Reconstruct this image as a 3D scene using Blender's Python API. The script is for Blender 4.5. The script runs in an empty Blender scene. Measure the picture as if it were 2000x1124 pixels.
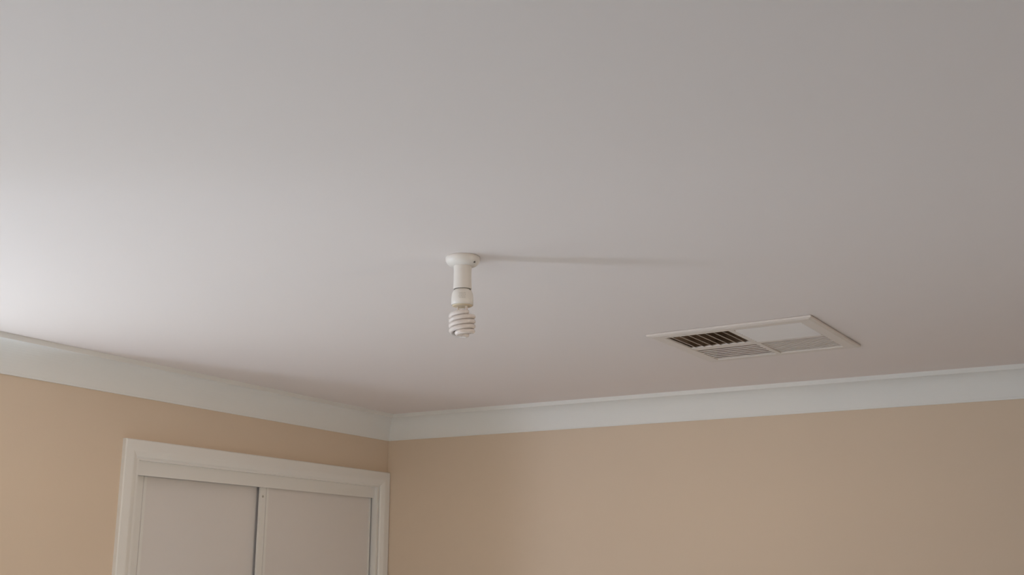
import bpy, bmesh, math, random
from mathutils import Vector, Matrix
random.seed(3)
S = bpy.context.scene
C = S.collection

# ------------------------------------------------------------------ camera, world, lights, exposure
H = 2.4                                    # ceiling height; corner of the room at x=0, y=0
cam_d = bpy.data.cameras.new('camera')
cam = bpy.data.objects.new('camera', cam_d); C.objects.link(cam)
cam_d.sensor_width = 36.0
cam_d.lens = 2215.7 / 2000 * 36.0
cam_d.clip_start = 0.05
yaw, pitch, roll = -0.50586, 0.24856, 0.00055
fw = Vector((math.sin(yaw)*math.cos(pitch), math.cos(yaw)*math.cos(pitch), math.sin(pitch)))
rt = Vector((math.cos(yaw), -math.sin(yaw), 0)); up = rt.cross(fw)
rt, up = rt*math.cos(roll)+up*math.sin(roll), up*math.cos(roll)-rt*math.sin(roll)
M = Matrix((rt, up, -fw)).transposed().to_4x4()
M.translation = Vector((2.9972, -4.2519, 1.70))
cam.matrix_world = M
S.camera = cam

w = bpy.data.worlds.new('sky'); S.world = w; w.use_nodes = True
bg = w.node_tree.nodes['Background']
bg.inputs[0].default_value = (0.62, 0.78, 1.0, 1)
bg.inputs[1].default_value = 0.25

def area(name, loc, target, sx, sy, power, col, spread=180):
    d = bpy.data.lights.new(name, 'AREA'); d.shape = 'RECTANGLE'; d.size = sx; d.size_y = sy
    d.energy = power; d.color = col; d.spread = math.radians(spread)
    o = bpy.data.objects.new(name, d); C.objects.link(o)
    o.location = loc
    o.rotation_euler = (Vector(target)-Vector(loc)).to_track_quat('-Z', 'Y').to_euler()
    return o
# strong narrow reflection of the sun outside the same window
area('sun_reflection', (-0.56, -3.69, 1.40), (1.70, -2.14, 2.3), 0.17, 1.1, 21.5, (0.87, 1.0, 1.24))
# added fill lamp for the back wall, beyond the window behind the viewer
area('added_fill_behind', (0.45, -8.3, 2.00), (0.9, 0.0, 2.1), 1.3, 0.5, 90, (1.25, 1.0, 0.70))
# added fill lamp for the left wall, shining in through the right doorway
area('added_fill_right', (8.2, -1.9, 1.85), (0.0, -1.5, 2.0), 1.6, 0.5, 110, (1.26, 1.0, 0.71))
sun_d = bpy.data.lights.new('sun', 'SUN'); sun_d.energy = 24.5; sun_d.angle = math.radians(0.6); sun_d.color = (0.85, 1.0, 1.09)
sun = bpy.data.objects.new('sun', sun_d); C.objects.link(sun)
sun.rotation_euler = Vector((0.36, 1.0, -0.60)).to_track_quat('-Z', 'Y').to_euler()

S.view_settings.view_transform = 'Standard'
S.view_settings.look = 'None'
S.view_settings.exposure = 0.0
S.view_settings.gamma = 1.0
S.view_settings.use_curve_mapping = False

# ------------------------------------------------------------------ materials
def mat(name, col, rough=0.6, var=0.03, scale=6.0, bump=0.0, bscale=250.0, spec=0.4, **kw):
    m = bpy.data.materials.new(name); m.use_nodes = True
    nt = m.node_tree; b = nt.nodes['Principled BSDF']
    tc = nt.nodes.new('ShaderNodeTexCoord')
    n = nt.nodes.new('ShaderNodeTexNoise'); n.inputs['Scale'].default_value = scale; n.inputs['Detail'].default_value = 4
    nt.links.new(tc.outputs['Object'], n.inputs['Vector'])
    r = nt.nodes.new('ShaderNodeMix'); r.data_type = 'RGBA'
    r.inputs[6].default_value = [c*(1-var) for c in col]+[1]
    r.inputs[7].default_value = [min(1, c*(1+var)) for c in col]+[1]
    nt.links.new(n.outputs[0], r.inputs[0])
    nt.links.new(r.outputs[2], b.inputs['Base Color'])
    b.inputs['Roughness'].default_value = rough
    b.inputs['Specular IOR Level'].default_value = spec
    if bump:
        n2 = nt.nodes.new('ShaderNodeTexNoise'); n2.inputs['Scale'].default_value = bscale; n2.inputs['Detail'].default_value = 2
        nt.links.new(tc.outputs['Object'], n2.inputs['Vector'])
        bp = nt.nodes.new('ShaderNodeBump'); bp.inputs['Strength'].default_value = bump; bp.inputs['Distance'].default_value = 0.001
        nt.links.new(n2.outputs[0], bp.inputs['Height']); nt.links.new(bp.outputs[0], b.inputs['Normal'])
    for k, v in kw.items(): b.inputs[k.replace('_', ' ')].default_value = v
    return m
m_ceil = mat('ceiling_paint', (0.82, 0.745, 0.715), 0.85, 0.012, 1.5, 0.05, 120)
m_wall = mat('beige_wall_paint', (0.68, 0.55, 0.425), 0.75, 0.02, 1.2, 0.12, 180)
m_corn = mat('cornice_paint', (0.78, 0.77, 0.745), 0.7, 0.012, 2.0)
m_trim = mat('gloss_white_enamel', (0.78, 0.76, 0.73), 0.38, 0.012, 3.0)
m_door = mat('vinyl_door_board', (0.715, 0.675, 0.65), 0.5, 0.015, 3.0)
m_alu = mat('white_powdercoat', (0.76, 0.74, 0.71), 0.35, 0.01, 5.0)
m_vent = mat('white_vent_plastic', (0.74, 0.67, 0.62), 0.45, 0.02, 8.0)
m_duct = mat('duct_lining', (0.58, 0.43, 0.31), 0.9, 0.25, 30.0)
m_hold = mat('white_bakelite', (0.78, 0.735, 0.695), 0.28, 0.01, 10.0)
m_lampb = mat('lamp_ballast_plastic', (0.785, 0.75, 0.71), 0.35, 0.02, 20.0)
m_cap = mat('aged_cream_plastic', (0.80, 0.68, 0.50), 0.4, 0.05, 40.0)
m_tube = mat('fluorescent_glass', (0.74, 0.675, 0.645), 0.12, 0.01, 20.0, spec=0.6)
m_dark = mat('gap_shade', (0.09, 0.08, 0.075), 0.6, 0.1, 30.0)  # shade inside the socket gap and screw recess, put into the colour
m_print = mat('grey_print', (0.56, 0.54, 0.51), 0.6, 0.1, 60.0)
m_screw = mat('screw_metal', (0.45, 0.42, 0.38), 0.4, 0.05, 40.0, Metallic=0.6)
m_floor = mat('carpet', (0.47, 0.465, 0.465), 0.95, 0.15, 60.0, 0.6, 400)
m_ground = mat('paving', (0.45, 0.42, 0.38), 0.9, 0.1, 3.0)
m_glass = bpy.data.materials.new('window_glass'); m_glass.use_nodes = True
nt = m_glass.node_tree; nt.nodes.clear()
o_ = nt.nodes.new('ShaderNodeOutputMaterial'); mx = nt.nodes.new('ShaderNodeMixShader')
tr = nt.nodes.new('ShaderNodeBsdfTransparent'); gl = nt.nodes.new('ShaderNodeBsdfGlossy'); gl.inputs['Roughness'].default_value = 0.02
mx.inputs[0].default_value = 0.06
nt.links.new(tr.outputs[0], mx.inputs[1]); nt.links.new(gl.outputs[0], mx.inputs[2]); nt.links.new(mx.outputs[0], o_.inputs[0])

# ------------------------------------------------------------------ helpers
def link(name, bm, m, parent=None, smooth=False, kind=None, bevel=0.0):
    if bevel:
        bmesh.ops.bevel(bm, geom=bm.edges[:], offset=bevel, segments=2, affect='EDGES', profile=0.7)
    bmesh.ops.recalc_face_normals(bm, faces=bm.faces)
    me = bpy.data.meshes.new(name); bm.to_mesh(me); bm.free()
    me.materials.append(m)
    if smooth:
        for p in me.polygons: p.use_smooth = True
    o = bpy.data.objects.new(name, me); C.objects.link(o)
    if parent: o.parent = parent
    if kind: o['kind'] = kind
    return o
def box(bm, a, b):
    g = bmesh.ops.create_cube(bm, size=1.0)
    for v in g['verts']:
        v.co = Vector([(a[i]+b[i])/2 + v.co[i]*(b[i]-a[i]) for i in range(3)])
    return bm
def bx(*ab):
    bm = bmesh.new()
    for a, b in ab: box(bm, a, b)
    return bm
def prism(rings, closed=False, caps=True):
    """skin a list of equally long vertex rings"""
    bm = bmesh.new()
    R = [[bm.verts.new(p) for p in r] for r in rings]
    n = len(R[0])
    pairs = list(zip(R, R[1:])) + ([(R[-1], R[0])] if closed else [])
    for a, b in pairs:
        for i in range(n):
            bm.faces.new((a[i], a[(i+1) % n], b[(i+1) % n], b[i]))
    if caps and not closed:
        bm.faces.new(R[0]); bm.faces.new(R[-1][::-1])
    return bm
def lathe(prof, seg=64):
    """closed lathe; prof = [(r, z)...] from top axis to bottom axis (r may be 0 at the ends)"""
    bm = bmesh.new(); rows = []
    for r, z in prof:
        if r < 1e-6: rows.append([bm.verts.new((0, 0, z))])
        else: rows.append([bm.verts.new((r*math.cos(2*math.pi*k/seg), r*math.sin(2*math.pi*k/seg), z)) for k in range(seg)])
    for a, b in zip(rows, rows[1:]):
        for k in range(seg):
            k2 = (k+1) % seg
            if len(a) == 1 and len(b) == 1: continue
            if len(a) == 1: bm.faces.new((a[0], b[k2], b[k]))
            elif len(b) == 1: bm.faces.new((a[k], a[k2], b[0]))
            else: bm.faces.new((a[k], a[k2], b[k2], b[k]))
    return bm
def tube(path, r, seg=12, rs=None):
    bm = bmesh.new(); rings = []
    n = len(path); path = [Vector(p) for p in path]
    t0 = (path[1]-path[0]).normalized(); nrm = t0.orthogonal().normalized()
    for i, p in enumerate(path):
        t = (path[min(i+1, n-1)]-path[max(i-1, 0)]).normalized()
        nrm = (nrm - t*nrm.dot(t)).normalized(); b = t.cross(nrm)
        rings.append([bm.verts.new(p+(nrm*math.cos(2*math.pi*k/seg)+b*math.sin(2*math.pi*k/seg))*(rs[i] if rs else r)) for k in range(seg)])
    for a, b in zip(rings, rings[1:]):
        for k in range(seg): bm.faces.new((a[k], a[(k+1) % seg], b[(k+1) % seg], b[k]))
    bm.faces.new(rings[0][::-1]); bm.faces.new(rings[-1])
    return bm
def empty(name, loc, label, cat, rz=0.0):
    o = bpy.data.objects.new(name, None); C.objects.link(o)
    o.location = loc; o.rotation_euler = (0, 0, rz); o.empty_display_size = 0.1
    o['label'] = label; o['category'] = cat
    return o

# ------------------------------------------------------------------ room shell
XR, YB = 5.4, -5.7                        # right wall, wall behind the viewer
T = 0.11
RY0, RY1, RZ = -1.478, -0.066, 2.086      # wardrobe opening
WY0, WY1, WZ0, WZ1 = -5.20, -2.06, 0.75, 2.27   # window opening (outside the frame)
link('floor', bx(((-T-0.6, YB-T, -0.1), (XR+T, T, 0))), m_floor, kind='structure')
# left wall with the wardrobe and window openings
link('wall_left', bx(((-T, RY1, 0), (0, T, H)), ((-T, RY0, RZ), (0, RY1, H)), ((-T, WY1, 0), (0, RY0, H)),
     ((-T, WY0, 0), (0, WY1, WZ0)), ((-T, WY0, WZ1), (0, WY1, H)), ((-T, YB-T, 0), (0, WY0, H))), m_wall, kind='structure')
link('wall_back', bx(((0, 0, 0), (XR+T, T, H))), m_wall, kind='structure')
DY0, DY1 = -2.5, -1.35                    # doorway added in the unseen right wall to let the fill lamp through
link('wall_right', bx(((XR, YB-T, 0), (XR+T, DY0, H)), ((XR, DY1, 0), (XR+T, 0, H)), ((XR, DY0, 2.06), (XR+T, DY1, H))), m_wall, kind='structure')
link('trim_5', bx(((XR-0.016, DY0-0.06, 0), (XR, DY0, 2.12)), ((XR-0.016, DY1, 0), (XR, DY1+0.06, 2.12)), ((XR-0.016, DY0, 2.06), (XR, DY1, 2.12))), m_trim, kind='structure')
VX0, VX1, VZ0, VZ1 = 0.25, 1.35, 0.95, 2.20  # second window opening, placed behind the viewer to let fill light in
link('wall_front', bx(((0, YB-T, 0), (VX0, YB, H)), ((VX1, YB-T, 0), (XR, YB, H)), ((VX0, YB-T, 0), (VX1, YB, VZ0)), ((VX0, YB-T, VZ1), (VX1, YB, H))), m_wall, kind='structure')

# vent placement
VX, VY, VR = 2.000, -0.912, math.radians(-3.0)
VH = 0.228                                # half size of the hole
# ceiling: a slab with a square hole for the duct
def ceiling():
    bm = bmesh.new()
    x0, x1, y0, y1 = -T-0.6, XR+T, YB-T, T
    c, s = math.cos(VR), math.sin(VR)
    hole = [(VX+a*VH*c-b*VH*s, VY+a*VH*s+b*VH*c) for a, b in ((-1, -1), (1, -1), (1, 1), (-1, 1))]
    out = [(x0, y0), (x1, y0), (x1, y1), (x0, y1)]
    L = {}
    for z in (H, H+0.012):
        L[z] = ([bm.verts.new((*p, z)) for p in out], [bm.verts.new((*p, z)) for p in hole])
        o, h = L[z]
        for i in range(4):
            j = (i+1) % 4
            bm.faces.new((o[i], o[j], h[j], h[i]))
    for k in (0, 1):
        a, b = L[H][k], L[H+0.012][k]
        for i in range(4): bm.faces.new((a[i], a[(i+1) % 4], b[(i+1) % 4], b[i]))
    return bm
link('ceiling', ceiling(), m_ceil, kind='structure')

# cornice: cove profile, (distance out from the wall, drop below the ceiling)
def cove():
    d, e = 0.109, 0.078
    pts = [(0, 0.0), (0, d)]              # against the wall
    pts += [(0.006, d), (0.0085, d-0.006)]  # small square lip on the wall side
    a0 = (0.0085, d-0.008); a1 = (e-0.008, 0.0175)
    for i in range(13):
        t = i/12*math.pi/2
        # concave quarter, bulging towards the corner
        x = a1[0]-(a1[0]-a0[0])*math.cos(t)
        z = a0[1]-(a0[1]-a1[1])*math.sin(t)
        # blend with the chord, the cove is shallow
        cx = a0[0]+(a1[0]-a0[0])*i/12; cz = a0[1]+(a1[1]-a0[1])*i/12
        pts.append((cx*0.35+x*0.65, cz*0.35+z*0.65))
    pts += [(e-0.001, 0.0170), (e, 0.0160), (e, 0.0)]
    return pts
CV = cove()
def cornice(name, fn0, fn1):
    return link(name, prism([[fn0(o, z) for o, z in CV], [fn1(o, z) for o, z in CV]]), m_corn, kind='structure')
E0 = 0.0
cornice('trim_1', lambda o, z: (o, YB+o, H-z), lambda o, z: (o, -o, H-z))            # left wall
cornice('trim_2', lambda o, z: (o, -o, H-z), lambda o, z: (XR-o, -o, H-z))           # back wall
cornice('trim_3', lambda o, z: (XR-o, -o, H-z), lambda o, z: (XR-o, YB+o, H-z))      # right wall
cornice('trim_4', lambda o, z: (XR-o, YB+o, H-z), lambda o, z: (o, YB+o, H-z))       # front wall
# skirting
link('baseboard_back', bx(((0.0, -0.016, 0), (XR, 0, 0.09))), m_trim, kind='structure')
link('baseboard_right', bx(((XR-0.016, YB+0.016, 0), (XR, DY0-0.06, 0.09)), ((XR-0.016, DY1+0.06, 0), (XR, -0.016, 0.09))), m_trim, kind='structure')
link('baseboard_front', bx(((0.0, YB, 0), (XR, YB+0.016, 0.09))), m_trim, kind='structure')
link('baseboard_left', bx(((0.0, YB+0.016, 0), (0.016, -1.54, 0.09))), m_trim, kind='structure')

# window beside the wardrobe, just left of what the photograph shows
win = link('window_1', bx(((-T, WY0, WZ0), (-T+0.045, WY1, WZ0+0.04)), ((-T, WY0, WZ1-0.04), (-T+0.045, WY1, WZ1)),
     ((-T, WY0, WZ0+0.04), (-T+0.045, WY0+0.04, WZ1-0.04)), ((-T, WY1-0.04, WZ0+0.04), (-T+0.045, WY1, WZ1-0.04)),
     ((-T, -3.585, WZ0+0.04), (-T+0.045, -3.555, WZ1-0.04))), m_alu, kind='structure')
link('window_pane', bx(((-T+0.018, WY0+0.04, WZ0+0.04), (-T+0.023, -3.585, WZ1-0.04))), m_glass, win)
link('window_pane', bx(((-T+0.018, -3.555, WZ0+0.04), (-T+0.023, WY1-0.04, WZ1-0.04))), m_glass, win)
link('window_sill', bx(((-T+0.045, WY0, WZ0-0.02), (0.03, WY1, WZ0)), ), m_trim, win)

win2 = link('window_2', bx(((VX0, YB-T, VZ0), (VX1, YB-T+0.045, VZ0+0.04)), ((VX0, YB-T, VZ1-0.04), (VX1, YB-T+0.045, VZ1)),
     ((VX0, YB-T, VZ0+0.04), (VX0+0.04, YB-T+0.045, VZ1-0.04)), ((VX1-0.04, YB-T, VZ0+0.04), (VX1, YB-T+0.045, VZ1-0.04))), m_alu, kind='structure')
link('window_pane', bx(((VX0+0.04, YB-T+0.018, VZ0+0.04), (VX1-0.04, YB-T+0.023, VZ1-0.04))), m_glass, win2)
link('window_sill', bx(((VX0, YB-T+0.045, VZ0-0.02), (VX1, YB+0.03, VZ0)), ), m_trim, win2)

# ------------------------------------------------------------------ built-in wardrobe
A_L, A_R, A_T, A_W = -1.540, -0.002, 2.147, 0.062
AT = 0.018
def architrave():
    # profile across the width: (w from the outer edge, thickness)
    pr = [(0, 0), (0, AT-0.003), (0.003, AT), (0.034, AT), (0.040, AT-0.001), (A_W-0.006, 0.011), (A_W, 0.006), (A_W, 0)]
    r = []
    for k in range(4):
        ring = []
        for w_, t in pr:
            if k == 0: ring.append((t, A_L+w_, 0.0))
            if k == 1: ring.append((t, A_L+w_, A_T-w_))
            if k == 2: ring.append((t, A_R-w_, A_T-w_))
            if k == 3: ring.append((t, A_R-w_, 0.0))
        r.append(ring)
    return r
rob = empty('sliding_wardrobe', (0, -0.77, 0), 'white built-in wardrobe with two sliding doors and moulded surround in the left wall', 'wardrobe')
def P(name, bm, m, par=rob, label=None, bevel=0, smooth=False):
    for v in bm.verts: v.co -= Vector((0, -0.77, 0))
    o = link(name, bm, m, par, bevel=bevel, smooth=smooth)
    if label: o['label'] = label
    return o
R = architrave()
P('architrave_side', prism([R[0], R[1]]), m_trim)
P('architrave_head', prism([R[1], R[2]]), m_trim)
P('architrave_side', prism([R[2], R[3]]), m_trim)
# lining of the opening
P('jamb', bx(((-T, RY0, 0), (0.004, RY0+0.012, RZ))), m_trim)
P('jamb', bx(((-T, RY1-0.012, 0), (0.004, RY1, RZ))), m_trim)
P('head_lining', bx(((-T, RY0+0.012, RZ-0.006), (0.004, RY1-0.012, RZ))), m_trim)
# top track with its fascia
P('top_track', bx(((-0.100, RY0+0.012, RZ-0.012), (-0.012, RY1-0.012, RZ-0.006)), ((-0.018, RY0+0.012, 2.031), (-0.012, RY1-0.012, RZ-0.012)),
   ((-0.037, RY0+0.012, 2.045), (-0.036, RY1-0.012, RZ-0.012)), ((-0.100, RY0+0.012, 2.031), (-0.098, RY1-0.012, RZ-0.012))), m_alu)
P('bottom_track', bx(((-0.100, RY0+0.012, 0), (-0.012, RY1-0.012, 0.012))), m_alu)
def door(xf, y0, y1, wl, wr, name='sliding_door'):
    """xf = front plane of the stiles"""
    xb = xf-0.007; z0, z1 = 0.016, 2.060
    d = P(name, bx(((xb-0.004, y0+0.004, z0+0.01), (xf-0.003, y1-0.004, z1-0.01))), m_door)
    for s, (a, b) in (('l', (y0, y0+wl)), ('r', (y1-wr, y1))):
        inner = b if s == 'l' else a
        k = -1 if s == 'l' else 1
        if b-a > 0.03:      # stile with a groove and a raised bead beside the board
            g0 = inner+k*0.019; g1 = inner+k*0.013
            lo, hi = sorted((g1, inner)); 
            parts = [((xb, min(g0, a if k < 0 else b), z0), (xf, max(g0, a if k < 0 else b), z1)),
                     ((xb, min(g0, g1), z0), (xf-0.005, max(g0, g1), z1)),
                     ((xb, lo, z0), (xf-0.001, hi, z1))]
        else: parts = [((xb, a, z0), (xf, b, z1))]
        st = bx(*parts)
        for v in st.verts: v.co -= Vector((0, -0.77, 0))
        o = link('stile', st, m_alu, d)
    for za, zb in ((z0, z0+0.04), (z1-0.012, z1)):
        st = bx(((xb, y0+wl, za), (xf-0.001, y1-wr, zb)))
        for v in st.verts: v.co -= Vector((0, -0.77, 0))
        link('rail', st, m_alu, d)
    return d
dl = door(-0.043, RY0+0.014, -0.745, 0.085, 0.05)
df = door(-0.024, -0.815, RY1-0.022, 0.050, 0.007)
bm = bmesh.new(); bmesh.ops.create_cone(bm, segments=20, radius1=0.0045, radius2=0.0045, depth=0.002, cap_ends=True)
for v in bm.verts: v.co = Vector((-0.0235+v.co.z, -0.800+v.co.x+0.77, 1.997+v.co.y))
o = link('screw', bm, m_screw, df); o['label'] = 'small grey screw head near the top of the front door stile'
# dark inside of the robe
P('robe_carcass', bx(((-0.70, -1.60, 0), (-0.69, 0.10, H)), ((-0.69, -1.60, 0), (-T, -1.59, H)), ((-0.69, 0.09, 0), (-T, 0.10, H))), m_door)

# ------------------------------------------------------------------ four-way air vent in the ceiling
V = empty('ceiling_vent', (VX, VY, H), 'square four-way white louvred air vent set in the ceiling near the back wall', 'vent', VR)
FO, FI = 0.250, 0.207                     # outer half size, half size of the louvre field
GX, GY = 0.008, 0.0155                     # half widths of the two dividers
def vfr():
    prof = [(FO-0.003, 0.0), (FO-0.003, -0.0012), (FO, -0.0016), (FO, -0.0070), (FO-0.010, -0.0100), (FI+0.002, -0.0100), (FI, -0.0085), (FI, -0.0045), (FI+0.015, -0.0045), (FI+0.015, 0.001)]
    rings = [[(a*h, b*h, z) for a, b in ((-1, -1), (1, -1), (1, 1), (-1, 1))] for h, z in prof]
    return prism(rings, closed=False, caps=False)
link('frame', vfr(), m_vent, V)
link('divider', bx(((-GX, -FI, -0.0098), (GX, FI, -0.005))), m_vent, V)
link('divider', bx(((-FI, -GY, -0.0096), (-GX, GY, -0.005)), ((GX, -GY, -0.0096), (FI, GY, -0.005))), m_vent, V)
def blade(name, a, b, w_, tilt, axis, zc):
    """thin slat along `axis` from a to b centred at offset; tilt in degrees from horizontal"""
    bm = bmesh.new(); t = 0.0012
    pr = [(-w_/2, -t/2), (w_/2, -t/2), (w_/2, t/2), (-w_/2, t/2)]
    c, s = math.cos(math.radians(tilt)), math.sin(math.radians(tilt))
    rings = []
    for e in (a, b):
        ring = []
        for u, v in pr:
            p, z = u*c-v*s, u*s+v*c
            ring.append((e, p, z+zc) if axis == 'x' else (p, e, z+zc))
        rings.append(ring)
    bm = prism(rings)
    me = bpy.data.meshes.new(name); bmesh.ops.recalc_face_normals(bm, faces=bm.faces); bm.to_mesh(me); bm.free(); me.materials.append(m_vent)
    return me
def row(axis, ra, rb, oa, ob, n, w_, tilt, zc):
    me = blade('louvre_blade', ra, rb, w_, tilt, axis, zc)
    for i in range(n):
        u = oa+(ob-oa)*(i+0.5)/n
        o = bpy.data.objects.new('louvre_blade', me); C.objects.link(o); o.parent = V
        o.location = (0, u, 0) if axis == 'x' else (u, 0, 0)
row('y', -FI, -GY, -FI+0.000, -GX-0.012, 7, 0.013, -36, -0.0050)   # seen end on, the dark duct shows between them
row('x', GX, FI, -FI, -GY, 10, 0.026, -32, -0.0040)             # turned to the viewer, closed looking
row('x', -FI, -GX, GY, FI, 7, 0.0205, 5, -0.0070)             # open gaps
row('x', GX, FI, GY, FI, 9, 0.0185, 5, -0.0065)              # narrow gaps
link('duct_box', bx(((-VH+.002, -VH+.002, 0.09), (VH-.002, VH-.002, 0.10)), ((-VH+.002, -VH+.002, 0.004), (-VH+.012, VH-.002, 0.09)),
     ((VH-.012, -VH+.002, 0.004), (VH-.002, VH-.002, 0.09)), ((-VH+.012, -VH+.002, 0.004), (VH-.012, -VH+.012, 0.09)),
     ((-VH+.012, VH-.012, 0.004), (VH-.012, VH-.002, 0.09))), m_duct, V)

# ------------------------------------------------------------------ batten holder with its spiral lamp
LX, LY = 1.698, -2.137
B = empty('batten_holder', (LX, LY, H), 'white batten lamp holder with round base screwed to the ceiling', 'lamp holder')
bp = [(0, 0), (0.0385, 0), (0.0390, -0.004), (0.0385, -0.009), (0.0360, -0.0145), (0.0315, -0.019), (0.0255, -0.0215), (0.019, -0.022), (0, -0.022)]
link('base', lathe(bp, 72), m_hold, B, smooth=True)
sk = [(0, -0.020), (0.0207, -0.020), (0.0203, -0.0225), (0.0200, -0.028), (0.0200, -0.045), (0.0208, -0.0735), (0.0205, -0.0755),
      (0.0192, -0.0755), (0.0188, -0.070), (0, -0.070)]
link('socket', lathe(sk, 64), m_hold, B, smooth=True)
link('socket_gap_shade', lathe([(0, -0.0695), (0.0186, -0.0695), (0.0189, -0.0750), (0.0170, -0.0756), (0, -0.0750)], 48), m_dark, B, smooth=False)  # dark plug, its colour stands for the shade in the gap
# dark peg painting the shade of a screw recess on the base, at the right of the socket
def at_base(ang, r, z): return Vector((r*math.cos(ang), r*math.sin(ang), z))
bm = bmesh.new(); bmesh.ops.create_cone(bm, segments=16, radius1=0.0024, radius2=0.0024, depth=0.004, cap_ends=True)
vx = math.radians(-8)
for v in bm.verts: v.co = v.co + at_base(vx, 0.0335, -0.0160)
link('screw_hole_shade', bm, m_dark, B)

Lp = empty('spiral_lamp', (LX, LY, H-0.0735), 'unlit white spiral compact fluorescent lamp hanging in the batten holder', 'light bulb')
hs = [(0, 0.002), (0.0158, 0.002), (0.0161, -0.0018), (0.0182, -0.0035), (0.0212, -0.0070), (0.0232, -0.0120), (0.0243, -0.018), (0.0248, -0.026), (0.0248, -0.0385),
      (0.0236, -0.0395), (0.0232, -0.0375), (0, -0.0375)]
link('ballast_housing', lathe(hs, 72), m_lampb, Lp, smooth=True)
link('end_cap', lathe([(0, -0.036), (0.0231, -0.036), (0.0229, -0.0400), (0.019, -0.0415), (0, -0.0415)], 56), m_cap, Lp, smooth=True)
# small illegible grey print on the housing, facing the viewer
bm = bmesh.new()
cd = math.atan2(-4.2519-LY, 2.9972-LX)
def rad_at(z):
    for (r0, z0), (r1, z1) in zip(hs, hs[1:]):
        if z1 <= z <= z0 and z0 != z1: return r0+(r1-r0)*(z0-z)/(z0-z1)
    return 0.0258
for k, z in enumerate((-0.0150, -0.0185, -0.0225, -0.0260)):
    a = -0.34 + 0.05*(k % 2)
    while a < 0.30:
        la = random.uniform(0.05, 0.11); zz = z; hh = 0.0008
        vs = []
        for aa, dz in ((a, -hh), (a+la, -hh), (a+la, hh), (a, hh)):
            r = rad_at(zz+dz)+0.00025
            vs.append(bm.verts.new((r*math.cos(cd+aa), r*math.sin(cd+aa), zz+dz)))
        bm.faces.new(vs)
        a += la+random.uniform(0.025, 0.05)
pr = link('printed_mark', bm, m_print, Lp); pr['label'] = 'small faded grey print lines'
# glass spiral: two strands wound round each other
HZ = -0.0585; PITCH = 0.0224; TURNS = 1.95; RT = 0.0054
def strand(ph):
    pts = []; rs = []
    r_leg = 0.0105; a_leg = ph+1.1
    for i in range(6):                       # thin leg coming out of the cap
        z = -0.040+(HZ+0.006+0.040)*i/5
        pts.append((r_leg*math.cos(a_leg), r_leg*math.sin(a_leg), z)); rs.append(0.0024)
    n = 18
    for i in range(1, n+1):                  # swing outwards to the coil
        t = i/n; q = t*t*(3-2*t)
        r = r_leg+(0.0250-r_leg)*q; a = a_leg-1.1*t
        pts.append((r*math.cos(a), r*math.sin(a), HZ+0.006-0.006*math.sin(t*math.pi/2))); rs.append(0.0024+(RT-0.0024)*min(1, t*1.8))
    n = 120
    for i in range(1, n+1):                  # the coil
        t = i/n; a = ph-t*TURNS*2*math.pi
        r = 0.0250-0.0012*max(0, (t-0.6)/0.4)
        pts.append((r*math.cos(a), r*math.sin(a), HZ-PITCH*TURNS*t)); rs.append(RT)
    a0 = ph-TURNS*2*math.pi; n = 26
    for i in range(1, n+1):                  # turn in and meet the other strand in the middle
        t = i/n; a = a0-1.6*math.sin(t*math.pi/2)
        r = 0.0238*math.cos(t*math.pi/2)
        pts.append((r*math.cos(a), r*math.sin(a), HZ-PITCH*TURNS-0.0035*math.sin(t*math.pi/2))); rs.append(RT)
    return pts, rs
PH = cd+0.1
for ph in (PH, PH+math.pi):
    pts, rs = strand(ph)
    link('glass_spiral', tube(pts, RT, 14, rs), m_tube, Lp, smooth=True)

# ground outside the window
g_ = link('paving', bx(((-9, -14, -0.35), (13, 12, -0.3))), m_ground, kind='structure')
g_.name = 'floor_outside'
